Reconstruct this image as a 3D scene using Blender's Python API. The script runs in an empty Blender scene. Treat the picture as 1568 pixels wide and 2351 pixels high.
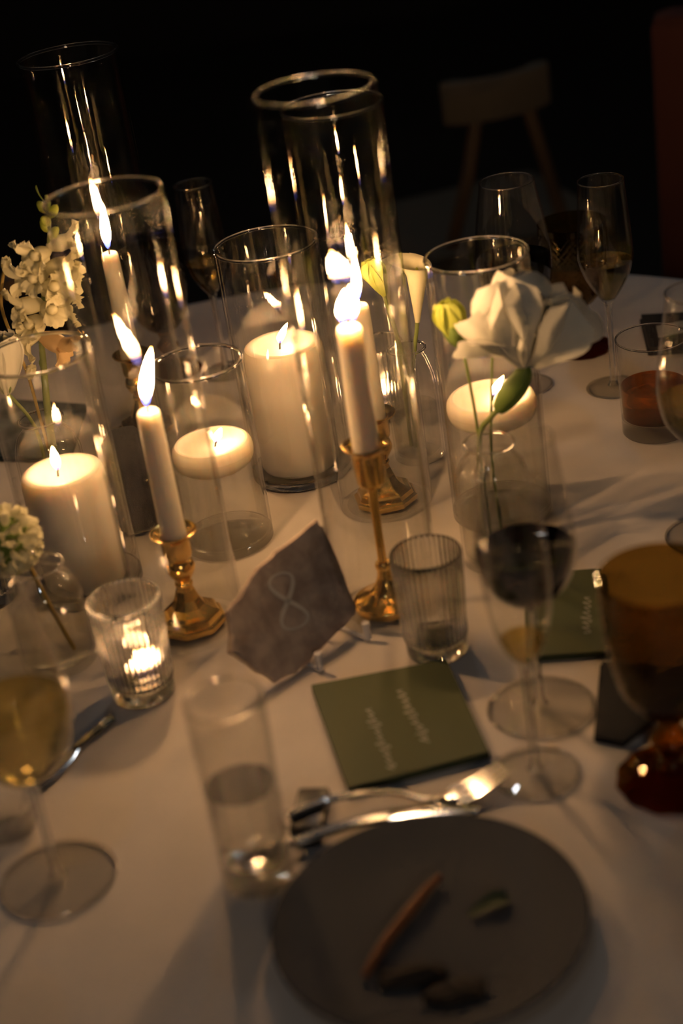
import bpy, bmesh, math, random
from mathutils import Vector, Matrix
random.seed(8)
PI = math.pi
sc = bpy.context.scene
COL = sc.collection
TZ = 0.75                                   # height of the table top above the floor

# ------------------------------------------------------------------ camera
cam_d = bpy.data.cameras.new('camera'); cam = bpy.data.objects.new('camera', cam_d); COL.objects.link(cam)
PITCH, ROLL = math.radians(27.5), math.radians(8.8)
fw = Vector((0, math.cos(PITCH), -math.sin(PITCH))); r0 = Vector((1, 0, 0)); d0 = fw.cross(r0)
rt = math.cos(ROLL)*r0 + math.sin(ROLL)*d0
dn = -math.sin(ROLL)*r0 + math.cos(ROLL)*d0
cam.matrix_world = Matrix(((rt.x, -dn.x, -fw.x, 0), (rt.y, -dn.y, -fw.y, 0), (rt.z, -dn.z, -fw.z, TZ+0.75), (0, 0, 0, 1)))
cam_d.sensor_fit = 'VERTICAL'; cam_d.sensor_height = 36.0; cam_d.sensor_width = 24.0
cam_d.lens = 3800.0/2351.0*36.0
cam_d.clip_start = 0.05; cam_d.clip_end = 60
cam_d.dof.use_dof = True; cam_d.dof.focus_distance = 1.64; cam_d.dof.aperture_fstop = 2.9
sc.camera = cam

# ------------------------------------------------------------------ world, room light, exposure
w = bpy.data.worlds.new('dim_room'); sc.world = w; w.use_nodes = True
w.node_tree.nodes['Background'].inputs[0].default_value = (1.0, 0.85, 0.7, 1)
w.node_tree.nodes['Background'].inputs[1].default_value = 0.006
sc.view_settings.view_transform = 'Standard'; sc.view_settings.look = 'None'
sc.view_settings.exposure = 0.38; sc.view_settings.gamma = 1.0; sc.view_settings.use_curve_mapping = False
FLAME = 225.0                                # radiance of a flame
def area_lamp(loc, power, size, col):
    l = bpy.data.lights.new('ceiling_or_fill_light', 'AREA'); l.shape = 'DISK'; l.size = size; l.energy = power; l.color = col
    o = bpy.data.objects.new('ceiling_or_fill_light', l); COL.objects.link(o); o.location = loc
    return o
area_lamp((-0.35, 0.15, 2.75), 0.5, 0.08, (0.80, 0.90, 1.0))
warm_fill = area_lamp((0.35, -2.4, 2.0), 7.5, 0.45, (1.0, 0.76, 0.55))      # unseen warm fill, added behind the camera to brighten the stone's face
warm_fill.rotation_euler = (Vector((-0.05, 1.2, 0.8))-warm_fill.location).to_track_quat('-Z', 'Y').to_euler()
area_lamp((0.1, 3.0, 2.75), 1.3, 0.10, (0.88, 0.94, 1.0))
cy = sc.cycles
cy.use_denoising = True
cy.max_bounces = 12; cy.diffuse_bounces = 2; cy.glossy_bounces = 6; cy.transmission_bounces = 10
cy.use_adaptive_sampling = True; cy.adaptive_threshold = 0.045; cy.time_limit = 1150; cy.adaptive_min_samples = 16
cy.transparent_max_bounces = 36; cy.sample_clamp_indirect = 16.0; cy.sample_clamp_direct = 0.0
cy.caustics_reflective = False; cy.caustics_refractive = False

# ------------------------------------------------------------------ materials
M = {}
def newmat(n):
    m = bpy.data.materials.new(n); m.use_nodes = True; nt = m.node_tree; nt.nodes.clear()
    out = nt.nodes.new('ShaderNodeOutputMaterial'); M[n] = m
    return m, nt, out
def N(nt, t, **kw):
    n = nt.nodes.new(t)
    for k, v in kw.items():
        if k in n.inputs: n.inputs[k].default_value = v
        else: setattr(n, k, v)
    return n
def pbr(n, col, rough=.5, metal=0., bump=None, var=None, **kw):
    m, nt, out = newmat(n)
    b = N(nt, 'ShaderNodeBsdfPrincipled'); b.inputs['Base Color'].default_value = (*col, 1)
    b.inputs['Roughness'].default_value = rough; b.inputs['Metallic'].default_value = metal
    for k, v in kw.items(): b.inputs[k.replace('_', ' ')].default_value = v
    nt.links.new(b.outputs[0], out.inputs[0])
    tc = N(nt, 'ShaderNodeTexCoord')
    if var:                                                     # (scale, second colour)
        no = N(nt, 'ShaderNodeTexNoise', Scale=var[0], Detail=4.)
        mx = N(nt, 'ShaderNodeMix', data_type='RGBA')
        mx.inputs['A'].default_value = (*col, 1); mx.inputs['B'].default_value = (*var[1], 1)
        rp = N(nt, 'ShaderNodeMapRange'); rp.inputs['From Min'].default_value = .38; rp.inputs['From Max'].default_value = .62
        nt.links.new(tc.outputs['Object'], no.inputs['Vector']); nt.links.new(no.outputs[0], rp.inputs[0])
        nt.links.new(rp.outputs[0], mx.inputs['Factor'])
        nt.links.new(mx.outputs['Result'], b.inputs['Base Color'])
    if bump:                                                    # (scale, strength, distance)
        no = N(nt, 'ShaderNodeTexNoise', Scale=bump[0], Detail=3.)
        bp = N(nt, 'ShaderNodeBump', Strength=bump[1], Distance=bump[2])
        nt.links.new(tc.outputs['Object'], no.inputs['Vector']); nt.links.new(no.outputs[0], bp.inputs['Height'])
        nt.links.new(bp.outputs[0], b.inputs['Normal'])
    return m
def clear(n, col=(.985, .985, .975), ior=1.5, refr=0.0, rough=0.0, streak=0.0, rcol=None, ripple=0.0):
    """thin clear stuff: transparent with Fresnel reflection; refr mixes in true refraction"""
    m, nt, out = newmat(n)
    tr = N(nt, 'ShaderNodeBsdfTransparent'); tr.inputs[0].default_value = (*col, 1)
    gl = N(nt, 'ShaderNodeBsdfGlossy', Roughness=rough)
    geo = N(nt, 'ShaderNodeNewGeometry'); fr = N(nt, 'ShaderNodeFresnel')
    mr = N(nt, 'ShaderNodeMapRange'); mr.inputs['To Min'].default_value = ior; mr.inputs['To Max'].default_value = 1/ior
    nt.links.new(geo.outputs['Backfacing'], mr.inputs[0]); nt.links.new(mr.outputs[0], fr.inputs['IOR'])
    mix = N(nt, 'ShaderNodeMixShader')
    nt.links.new(fr.outputs[0], mix.inputs[0]); nt.links.new(tr.outputs[0], mix.inputs[1]); nt.links.new(gl.outputs[0], mix.inputs[2])
    nrm = None
    if streak or ripple:
        tc = N(nt, 'ShaderNodeTexCoord'); mp = N(nt, 'ShaderNodeMapping')
        mp.inputs['Scale'].default_value = (160, 160, 1.2) if streak else (90, 90, 90)
        no = N(nt, 'ShaderNodeTexNoise', Scale=1., Detail=2.)
        bp = N(nt, 'ShaderNodeBump', Strength=streak or ripple, Distance=.002)
        nt.links.new(tc.outputs['Object'], mp.inputs[0]); nt.links.new(mp.outputs[0], no.inputs['Vector'])
        nt.links.new(no.outputs[0], bp.inputs['Height']); nt.links.new(bp.outputs[0], gl.inputs['Normal'])
        nrm = bp
    last = mix
    if refr:
        g = N(nt, 'ShaderNodeBsdfGlass', Roughness=0.0, IOR=ior); g.inputs['Color'].default_value = (*(rcol or col), 1)
        if nrm: nt.links.new(nrm.outputs[0], g.inputs['Normal'])
        m2 = N(nt, 'ShaderNodeMixShader'); m2.inputs[0].default_value = refr
        nt.links.new(mix.outputs[0], m2.inputs[1]); nt.links.new(g.outputs[0], m2.inputs[2]); last = m2
    nt.links.new(last.outputs[0], out.inputs[0])
    return m
clear('clear_glass', ior=1.6, streak=.05)
clear('base_glass', refr=.92, rcol=(.96, .98, .99), ripple=.2)
clear('stem_glass', refr=.6, rcol=(.99, .99, .98))
clear('foot_glass', refr=.10, rcol=(.99, .99, .98))
clear('thin_glass')
clear('ribbed_glass', refr=.93, rcol=(.99, .99, .98))
clear('lip_glass', refr=.92, rcol=(1, 1, 1))
clear('solid_glass', refr=.3, rcol=(.97, .98, .97), ripple=.12)
clear('water', col=(.985, .985, .965), ior=1.33, refr=.10)
clear('drinking_water', col=(.98, .98, .97), ior=1.33, refr=.7)
clear('red_wine', col=(.10, .006, .006), ior=1.34)
clear('white_wine', col=(.93, .84, .52), ior=1.34, refr=.35)
clear('champagne', col=(.93, .82, .50), ior=1.34, refr=.3)
clear('whiskey', col=(.80, .42, .10), ior=1.36, refr=.6, ripple=.25)
clear('amber_glass', col=(.62, .49, .23), ior=1.5, rough=.03)
clear('pressed_amber', col=(.66, .36, .08), ior=1.5, refr=.35)

pbr('wax', (.80, .74, .66), .38, Subsurface_Weight=.8, Subsurface_Scale=.018, Subsurface_Radius=(1., .8, .6))
clear('melted_wax', col=(.93, .90, .82), ior=1.43, refr=.15)
pbr('wick', (.03, .02, .02), .9)
pbr('brass', (.92, .60, .18), .17, 1., bump=(60, .05, .002))
pbr('linen', (.80, .735, .68), .85, bump=(900, .25, .0006), var=(14, (.75, .69, .635)))
pbr('green_card', (.088, .105, .045), .7, bump=(500, .1, .0005))
pbr('card_edge', (.03, .045, .02), .8)
pbr('white_ink', (.42, .42, .38), .6)
pbr('stone', (.52, .42, .35), .9, bump=(70, .6, .004), var=(45, (.34, .26, .22)))
pbr('stone_paint', (.62, .58, .52), .8)
pbr('white_metal', (.72, .70, .70), .45)
pbr('black_cloth', (.012, .012, .014), .9, bump=(400, .3, .001))
pbr('navy_cloth', (.009, .009, .014), .85, bump=(700, .4, .001))
pbr('teal_print', (.03, .05, .055), .85, var=(28, (.22, .26, .27)))
pbr('steel', (.72, .71, .69), .14, 1.)
pbr('black_ceramic', (.012, .012, .012), .3)
pbr('ceramic', (.085, .090, .100), .75, Specular_IOR_Level=.15)
pbr('crust', (.22, .075, .025), .6, bump=(120, .5, .002))
pbr('scrap', (.022, .014, .009), .8, bump=(150, .6, .003))
pbr('herb', (.05, .075, .03), .7)
pbr('wood', (.16, .10, .055), .5, var=(9, (.11, .07, .04)))
pbr('woven', (.13, .105, .075), .9, bump=(120, .6, .004))
pbr('velvet', (.075, .018, .010), .85)
pbr('carpet', (.035, .028, .024), .95, bump=(300, .5, .003))
pbr('dark_wall', (.03, .026, .024), .9)
def petal_mat(n, col, col2):
    m, nt, out = newmat(n)
    b = N(nt, 'ShaderNodeBsdfPrincipled', Roughness=.55); t = N(nt, 'ShaderNodeBsdfTranslucent')
    tc = N(nt, 'ShaderNodeTexCoord'); no = N(nt, 'ShaderNodeTexNoise', Scale=60., Detail=3.)
    mx = N(nt, 'ShaderNodeMix', data_type='RGBA'); mx.inputs['A'].default_value = (*col, 1); mx.inputs['B'].default_value = (*col2, 1)
    nt.links.new(tc.outputs['Object'], no.inputs['Vector']); nt.links.new(no.outputs[0], mx.inputs['Factor'])
    nt.links.new(mx.outputs['Result'], b.inputs['Base Color']); nt.links.new(mx.outputs['Result'], t.inputs[0])
    ms = N(nt, 'ShaderNodeMixShader'); ms.inputs[0].default_value = .35
    nt.links.new(b.outputs[0], ms.inputs[1]); nt.links.new(t.outputs[0], ms.inputs[2]); nt.links.new(ms.outputs[0], out.inputs[0])
petal_mat('petal_white', (.86, .84, .78), (.72, .72, .62))
petal_mat('petal_cream', (.84, .80, .60), (.74, .70, .45))
petal_mat('petal_wilted', (.72, .52, .26), (.60, .42, .22))
petal_mat('bud_green', (.62, .66, .12), (.36, .45, .08))
petal_mat('calyx_green', (.16, .26, .05), (.22, .30, .08))
petal_mat('stem_green', (.22, .30, .08), (.32, .36, .14))
petal_mat('stem_dry', (.50, .38, .12), (.40, .28, .08))

def flame_mat(n, kp):
    m, nt, out = newmat(n)
    tc = N(nt, 'ShaderNodeTexCoord'); sp = N(nt, 'ShaderNodeSeparateXYZ')
    nt.links.new(tc.outputs['Generated'], sp.inputs[0])
    cr = N(nt, 'ShaderNodeValToRGB'); e = cr.color_ramp.elements
    e[0].position = 0.; e[0].color = (.10, .16, 1., 1); e[1].position = 1.; e[1].color = (1., .40, .07, 1)
    for p, c in ((.13, (.22, .25, .9, 1)), (.22, (1., .50, .17, 1)), (.40, (1., .56, .25, 1)), (.82, (1., .54, .22, 1))):
        x = e.new(p); x.color = c
    st = N(nt, 'ShaderNodeValToRGB'); s = st.color_ramp.elements
    s[0].position = 0.; s[0].color = (.01, .01, .01, 1); s[1].position = 1.; s[1].color = (.04, .04, .04, 1)
    for p, v in ((.16, .012), (.28, .25), (.48, 1.), (.84, .9), (.95, .2)):
        x = s.new(p); x.color = (v, v, v, 1)
    mu = N(nt, 'ShaderNodeMath', operation='MULTIPLY'); mu.inputs[1].default_value = FLAME*kp
    em = N(nt, 'ShaderNodeEmission'); tr = N(nt, 'ShaderNodeBsdfTransparent'); ad = N(nt, 'ShaderNodeAddShader')
    nt.links.new(sp.outputs['Z'], cr.inputs[0]); nt.links.new(sp.outputs['Z'], st.inputs[0])
    nt.links.new(st.outputs[0], mu.inputs[0]); nt.links.new(cr.outputs[0], em.inputs[0]); nt.links.new(mu.outputs[0], em.inputs[1])
    nt.links.new(em.outputs[0], ad.inputs[0]); nt.links.new(tr.outputs[0], ad.inputs[1]); nt.links.new(ad.outputs[0], out.inputs[0])
flame_mat('flame', 1.0); flame_mat('small_flame', .36); flame_mat('votive_flame', .7)

# ------------------------------------------------------------------ helpers
def mesh(name, vs, fs, mat, parent=None, loc=None, smooth=True, sharp=40):
    me = bpy.data.meshes.new(name); me.from_pydata([tuple(v) for v in vs], [], fs); me.validate(); me.update()
    if mat: me.materials.append(M[mat])
    bm = bmesh.new(); bm.from_mesh(me); bmesh.ops.recalc_face_normals(bm, faces=bm.faces); bm.to_mesh(me); bm.free()
    if smooth:
        me.shade_smooth()
        if sharp: me.set_sharp_from_angle(angle=math.radians(sharp))
    o = bpy.data.objects.new(name, me); COL.objects.link(o)
    if parent: o.parent = parent
    if loc is not None: o.location = loc
    return o
def W(x, y, z=0.): return Vector((x, y, z+TZ))
def tag(o, label, cat, group=None, kind=None):
    o['label'] = label
    if cat: o['category'] = cat
    if group: o['group'] = group
    if kind: o['kind'] = kind
    return o
def thing(name, label, cat, loc, rz=0., group=None):
    o = bpy.data.objects.new(name, None); COL.objects.link(o); o.location = loc; o.rotation_euler = (0, 0, rz)
    o.empty_display_size = .02
    return tag(o, label, cat, group)
def lathe_geo(prof, seg=64, rmod=None, closed=False, ph=0.):
    vs, rings = [], []
    for i, (r, z) in enumerate(prof):
        if r < 1e-6: rings.append([len(vs)]); vs.append((0, 0, z))
        else:
            ring = []
            for k in range(seg):
                a = 2*PI*k/seg+ph; rr = rmod(i, r, z, a) if rmod else r
                ring.append(len(vs)); vs.append((rr*math.cos(a), rr*math.sin(a), z))
            rings.append(ring)
    fs = []
    pairs = list(zip(rings[:-1], rings[1:]))
    if closed: pairs.append((rings[-1], rings[0]))
    for A, B in pairs:
        if len(A) == 1 and len(B) == 1: continue
        for k in range(seg):
            k2 = (k+1) % seg
            if len(A) == 1: fs.append((A[0], B[k], B[k2]))
            elif len(B) == 1: fs.append((A[k], A[k2], B[0]))
            else: fs.append((A[k], A[k2], B[k2], B[k]))
    return vs, fs
def lathe(name, prof, mat, parent=None, loc=None, seg=64, rmod=None, closed=False, smooth=True, sharp=40, ph=0.):
    vs, fs = lathe_geo(prof, seg, rmod, closed, ph)
    return mesh(name, vs, fs, mat, parent, loc, smooth, sharp)
def rim(ro, ri, z, n=6):
    """half-round lip from outer radius to inner radius with its crown at z"""
    c, h = (ro+ri)/2, (ro-ri)/2
    return [(c+h*math.cos(PI*k/n), z-h+h*math.sin(PI*k/n)) for k in range(n+1)]
def lerp_prof(P, z):
    for (ra, za), (rb, zb) in zip(P[:-1], P[1:]):
        if za <= z <= zb: return ra+(rb-ra)*(z-za)/max(zb-za, 1e-9)
    return P[-1][0]
def spline(P, n=5):
    """Catmull-Rom through 2-D profile points"""
    Q = [P[0]]+list(P)+[P[-1]]; out = []
    for i in range(1, len(Q)-2):
        p0, p1, p2, p3 = Q[i-1], Q[i], Q[i+1], Q[i+2]
        for k in range(n):
            t = k/n
            out.append(tuple(.5*((2*b)+(-a+c)*t+(2*a-5*b+4*c-d)*t*t+(-a+3*b-3*c+d)*t**3) for a, b, c, d in zip(p0, p1, p2, p3)))
    out.append(tuple(P[-1])); return out
def sweep_geo(pts, rads, seg=10, cap=True):
    """round tube along 3-D points"""
    pts = [Vector(p) for p in pts]; vs, fs = [], []
    up = Vector((0, 0, 1))
    ref = None
    for i, p in enumerate(pts):
        t = (pts[min(i+1, len(pts)-1)]-pts[max(i-1, 0)]).normalized()
        if ref is None: ref = t.orthogonal().normalized()
        ref = (ref-t*ref.dot(t)).normalized(); b = t.cross(ref)
        r = rads[i] if hasattr(rads, '__len__') else rads
        for k in range(seg):
            a = 2*PI*k/seg; vs.append(p+ref*(r*math.cos(a))+b*(r*math.sin(a)))
    for i in range(len(pts)-1):
        for k in range(seg):
            k2 = (k+1) % seg; fs.append((i*seg+k, i*seg+k2, (i+1)*seg+k2, (i+1)*seg+k))
    if cap:
        fs.append(tuple(range(seg))[::-1]); fs.append(tuple((len(pts)-1)*seg+k for k in range(seg)))
    return vs, fs
def sweep(name, pts, rads, mat, parent=None, loc=None, seg=10):
    return mesh(name, *sweep_geo(pts, rads, seg), mat, parent, loc)
def merge(*geos):
    V, F = [], []
    for vs, fs in geos:
        o = len(V); V += [tuple(v) for v in vs]; F += [tuple(i+o for i in f) for f in fs]
    return V, F
def xf(geo, mat):
    return [mat @ Vector(v) for v in geo[0]], geo[1]
def curve3(P, n=8): return spline([tuple(p) for p in P], n)
def box_geo(x0, x1, y0, y1, z0, z1, bev=0.):
    bm = bmesh.new(); bmesh.ops.create_cube(bm, size=1)
    for v in bm.verts: v.co = ((x0+x1)/2+v.co.x*(x1-x0), (y0+y1)/2+v.co.y*(y1-y0), (z0+z1)/2+v.co.z*(z1-z0))
    if bev: bmesh.ops.bevel(bm, geom=bm.edges[:]+bm.verts[:], offset=bev, segments=2, affect='EDGES', profile=.6)
    bm.verts.index_update(); g = ([v.co.copy() for v in bm.verts], [tuple(v.index for v in f.verts) for f in bm.faces]); bm.free()
    return g
def extrude_poly(P, thick, both=True):
    """flat polygon (2-D) to a slab in local xz, thickness along y"""
    n = len(P); vs = [(x, 0, z) for x, z in P]+[(x, thick, z) for x, z in P]
    fs = [tuple(range(n)), tuple(range(2*n-1, n-1, -1))]+[(i, (i+1) % n, n+(i+1) % n, n+i) for i in range(n)]
    return vs, fs

# ------------------------------------------------------------------ setting: dark room
def struct(o): o['kind'] = 'structure'; return o
struct(mesh('floor', [(-6, -3, 0), (6, -3, 0), (6, 7.5, 0), (-6, 7.5, 0)], [(0, 1, 2, 3)], 'carpet'))
struct(mesh('wall_back', [(-6, 7.5, 0), (6, 7.5, 0), (6, 7.5, 3.2), (-6, 7.5, 3.2)], [(0, 1, 2, 3)], 'dark_wall'))

# table and cloth
TC = (-0.055, 1.325); TR = 0.785
tb = thing('round_table', 'round banquet table hidden under the white tablecloth', 'table', (TC[0], TC[1], 0))
lathe('table_top', [(0, TZ-.03), (TR-.012, TZ-.03), (TR-.008, TZ-.027), (TR-.008, TZ-.006), (0, TZ-.006)], 'wood', tb, seg=64)
lathe('pedestal', [(0, 0), (.30, 0), (.30, .02), (.06, .06), (.05, .3), (.06, TZ-.031), (0, TZ-.031)], 'wood', tb, seg=32)
seg, V, F = 192, [(0, 0, 0)], []
rr = [.1, .2, .3, .4, .5, .6, .68, .74, .77, .785]
prof = [(r, 0) for r in rr]+[(.793, -.003), (.798, -.012)]+[(.80, -.03-.052*k) for k in range(10)]
for i, (r, z) in enumerate(prof):
    for k in range(seg):
        a = 2*PI*k/seg; d = max(0, -z)/.5
        q = r+d*(.05*math.sin(22*a+1.3*math.sin(3*a))+.02*math.sin(9*a)+.03)
        zz = z+(.0003*math.sin(9*a+20*r)+.0002*math.sin(31*r+3*a) if z == 0 else 0)
        V.append((q*math.cos(a), q*math.sin(a), zz))
for k in range(seg): F.append((0, 1+k, 1+(k+1) % seg))
for i in range(len(prof)-1):
    for k in range(seg):
        k2 = (k+1) % seg; F.append((1+i*seg+k, 1+(i+1)*seg+k, 1+(i+1)*seg+k2, 1+i*seg+k2))
cl = mesh('tablecloth', V, F, 'linen', None, (TC[0], TC[1], TZ-.0006), sharp=None)
tag(cl, 'off-white linen tablecloth draped over the round table', 'tablecloth')

# ------------------------------------------------------------------ candle parts
def flame(parent, loc, h, wd, lean=(0, 0), lobes=1, mat='flame'):
    P = [(0, 0), (.42, .06), (.72, .16), (.98, .30), (1., .42), (.84, .60), (.56, .78), (.26, .92), (0, 1.)]
    P = spline(P, 3)
    geos = []
    for l in range(lobes):
        vs, fs = lathe_geo([(max(r, 0)*wd/2, z*h*(1-.12*l)) for r, z in P[:-1]]+[(0, h*(1-.12*l))], 14)
        off = 0 if lobes == 1 else (-.36+.72*(1-l))*wd
        vs = [(x+off+lean[0]*(max(z, 0)/h)**1.5-off*.55*(max(z, 0)/h)**2, y+lean[1]*(max(z, 0)/h)**1.5, z) for x, y, z in vs]
        geos.append((vs, fs))
    return mesh('flame', *merge(*geos), mat, parent, Vector(loc)-parent.location)
def wick(parent, loc, h, lean=0.):
    return sweep('wick', [(0, 0, 0), (lean*.3, 0, h*.5), (lean, 0, h)], .0009, 'wick', parent, loc, 6)

def taper(label, x, y, zb, zt, rb, rt_, fl):
    t = thing('taper_candle', label, 'candle', W(x, y, zb), 0, 'ivory taper candles')
    H = zt-zb
    lathe('wax_body', [(0, 0), (rb*.93, 0), (rb, .002), (rb, .004)]+[(rb+(rt_-rb)*k/8, .004+(H-.009)*k/8) for k in range(1, 9)]
          + [(rt_*.93, H-.0025), (rt_*.8, H-.001), (rt_*.62, H-.0022), (rt_*.3, H-.003), (0, H-.003)], 'wax', t, seg=40)
    wk = wick(t, (0, 0, H-.0035), .009, .001)
    flame(wk, (fl.get('dx', 0), 0, H+.003), fl['h'], fl['w'], fl['lean'], fl.get('lobes', 1))
    return t

def octagon_stick(label, x, y, zb=.003, rz=0.):
    """short brass candlestick: stepped octagonal foot, faceted neck, round bulb and cup with wide drip rim"""
    t = thing('brass_candlestick', label, 'candlestick', W(x, y, zb), rz, 'short octagonal brass candlesticks')
    lathe('foot', [(0, 0), (.0310, 0), (.0318, .0012), (.0318, .0052), (.0300, .0068), (.0286, .0072), (.0272, .0115), (.0252, .0135), (.0205, .0150), (.0150, .0195), (.0112, .0270), (.0082, .0355), (.0070, .0400), (0, .0400)],
          'brass', t, seg=8, smooth=False, ph=PI/8)
    lathe('stem', spline([(0, .0395), (.0072, .0395), (.0080, .0425), (.0068, .0445), (.0088, .0480), (.0122, .0545), (.0128, .0590), (.0112, .0640), (.0092, .0670)], 4)+[(0, .0670)], 'brass', t, seg=40)
    cup = [(0, .0665), (.0098, .0665), (.0118, .0685), (.0126, .0720), (.0130, .0860), (.0150, .0885), (.0196, .0910), (.0206, .0925), (.0204, .0938), (.0188, .0937), (.0150, .0915), (.0122, .0900), (.0116, .0885), (.0114, .0760), (0, .0760)]
    lathe('cup', cup, 'brass', t, seg=48)
    return t

def coaster(label, x, y, r=.0385):
    o = lathe('glass_coaster', [(0, 0), (r-.0006, 0), (r, .0006), (r, .0018), (r-.0006, .0024), (0, .0024)], 'thin_glass', None, W(x, y, .0004), seg=72)
    tag(o, label, 'coaster', 'thin glass coasters')
def lip(parent, r, z, q):
    """fire-polished bead of solid glass round the rim"""
    return lathe('lip', [(r+q*math.cos(2*PI*k/12), z+q*math.sin(2*PI*k/12)) for k in range(12)], 'lip_glass', parent, seg=96, closed=True, sharp=None)
def tube(label, x, y, r, h, wall=.0021):
    ri = r-wall
    t = thing('glass_tube', label, 'glass tube', W(x, y, .0004), 0, 'open glass chimney tubes around tapers')
    prof = [(r, h-.0022), (ri, h-.0022), (ri, h*.5), (ri, .001)]+[(ri+wall*.3, .0002), (r-wall*.3, .0002)]+[(r, .001), (r, h*.5)]
    t = lathe('wall', prof, 'clear_glass', t, seg=96, closed=True)
    lip(t, (r+ri)/2, h-.0020, .0017)

A = (-.2020, 1.705); B = (-.1460, 1.268); C = (.0285, 1.249); D = (.0455, 1.448)
for n, p in (('back-left', A), ('front-left', B), ('middle', C), ('centre-back', D)): pass
tube('tall glass tube around the farthest taper, rim highest at the upper left', A[0], A[1], .0515, .423)
tube('glass tube around the taper on the brass candlestick beside the left pillar candle', B[0], B[1], .0478, .397)
tube('tallest glass tube, around the taper on the slender brass rod', C[0], C[1], .0466, .459)
tube('glass tube behind the slender rod candlestick, around the octagonal brass candlestick', D[0], D[1], .0457, .396)
coaster('thin glass coaster under the farthest brass candlestick at the left', *A)
coaster('thin glass coaster under the brass candlestick beside the ribbed votive', *B)
coaster('thin glass coaster under the slender brass rod candlestick', *C, .0365)
coaster('thin glass coaster under the octagonal candlestick behind the slender rod', *D)
octagon_stick('short brass candlestick farthest away, half hidden inside the upper left tube', *A, rz=.2)
octagon_stick('short octagonal brass candlestick beside the front lit ribbed votive', *B, rz=.25)
octagon_stick('short octagonal brass candlestick standing behind the slender brass rod', *D, rz=.1)
s = thing('brass_rod_candlestick', 'tall brass candlestick with slender rod and round foot behind the stone', 'candlestick', W(C[0], C[1], .003))
lathe('foot', [(0, 0), (.0296, 0), (.0304, .0012), (.0304, .0058), (.0292, .0072)]+spline([(.0280, .0076), (.0215, .0105), (.0130, .0165), (.0075, .0260), (.0056, .0360)], 4)+[(.0066, .0365), (.0070, .0385), (.0070, .0415), (.0062, .0430), (0, .0430)], 'brass', s, seg=56)
lathe('rod', [(0, .0425), (.0040, .0425), (.0037, .08), (.0038, .113), (.0052, .1165), (0, .1165)], 'brass', s, seg=24)
lathe('cup', [(0, .116), (.0060, .116), (.0105, .1185), (.0122, .1225), (.0138, .1480), (.0150, .1515), (.0192, .1545), (.0203, .1558), (.0200, .1572), (.0184, .1568), (.0150, .1535), (.0128, .1515), (.0120, .1300), (0, .1300)], 'brass', s, seg=48)
taper('lit ivory taper farthest away, inside the upper left glass tube', *A, .0795, .2135, .0112, .0092, dict(h=.052, w=.0105, lean=(.004, 0)))
taper('lit ivory taper standing in the candlestick beside the ribbed votive', *B, .0795, .2125, .0112, .0100, dict(h=.051, w=.0112, lean=(.0135, 0)))
taper('lit ivory taper with broad double flame on the slender brass rod', *C, .1335, .2665, .0118, .0106, dict(h=.031, w=.0110, lean=(.004, 0), lobes=2))
taper('lit ivory taper with tall flame, just behind the double-flame taper', *D, .0795, .2090, .0112, .0090, dict(h=.047, w=.0095, lean=(.002, 0)))

# ------------------------------------------------------------------ glass cylinders with pillars and floating candles
def cylinder_vase(label, x, y, r, h, base=.009, wall=.0026, bmat='solid_glass'):
    t = thing('glass_cylinder', label, 'vase', W(x, y, .0004), 0, 'clear glass cylinder vases')
    ri = r-wall
    wl = lathe('wall', [(r, h-.0022), (ri, h-.0022), (ri, h*.5), (ri, base+.0005), (r, base+.0005), (r, h*.5)], 'clear_glass', t, seg=96, closed=True)
    lip(wl, (r+ri)/2, h-.0018, .0017)
    lathe('base', [(0, .0012), (r*.72, .0006), (r*.90, 0), (r-.0016, .0006), (r, .0025), (r, base), (r*.93, base+.0008), (r*.80, base-.0006), (0, base-.0012)], bmat, t, seg=96)
    return t
E = (-.111, 1.417); Fp = (-.033, 1.546); G = (.152, 1.390); Hh = (-.244, 1.372)
cylinder_vase('short glass cylinder with a floating candle, left of the tall pillar', *E, .0432, .189)
cylinder_vase('glass cylinder holding the white pillar candle at the middle', *Fp, .0515, .249, bmat='base_glass')
cylinder_vase('glass cylinder with a floating candle at the right, behind the white bloom', *G, .0468, .260)
cylinder_vase('glass cylinder holding the white pillar candle at the left edge', *Hh, .0500, .238, bmat='base_glass')
def pillar(label, x, y, r, zb, zt, fl):
    H = zt-zb
    t = thing('pillar_candle', label, 'candle', W(x, y, zb), 0, 'white pillar candles')
    P = [(0, 0), (r*.96, 0), (r, .003), (r*1.004, H*.4), (r, H-.014), (r*.985, H-.006), (r*.94, H-.0015), (r*.86, H), (r*.74, H-.001), (r*.62, H-.0045), (r*.45, H-.006), (r*.2, H-.0065), (0, H-.0065)]
    lathe('wax_body', P, 'wax', t, seg=72)
    wk = wick(t, (fl['x'], 0, H-.007), .010, .002)
    flame(wk, (fl['x']+.001, 0, H-.0005), fl['h'], fl['w'], fl['lean'], 1, 'small_flame')
pillar('white pillar candle with small flame in the middle cylinder', -.033, 1.548, .0405, .0098, .1430, dict(x=-.003, h=.021, w=.0085, lean=(.011, 0)))
pillar('white pillar candle with small flame in the left cylinder', -.246, 1.370, .0385, .0098, .1240, dict(x=-.004, h=.025, w=.0085, lean=(0, 0)))
def water(label, x, y, ri, z0, lv):
    r = ri-.0004
    o = lathe('water', [(0, z0), (r*.97, z0), (r, z0+.002), (r, lv), (r*.985, lv-.0007), (0, lv-.0007)], 'water', None, W(x, y, .0004), seg=80)
    return tag(o, label, 'water', 'water in the candle cylinders')
water('clear water in the short cylinder at the left', *E, .0406, .0095, .0975)
water('clear water in the cylinder behind the white bloom', *G, .0442, .0095, .1130)
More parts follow.
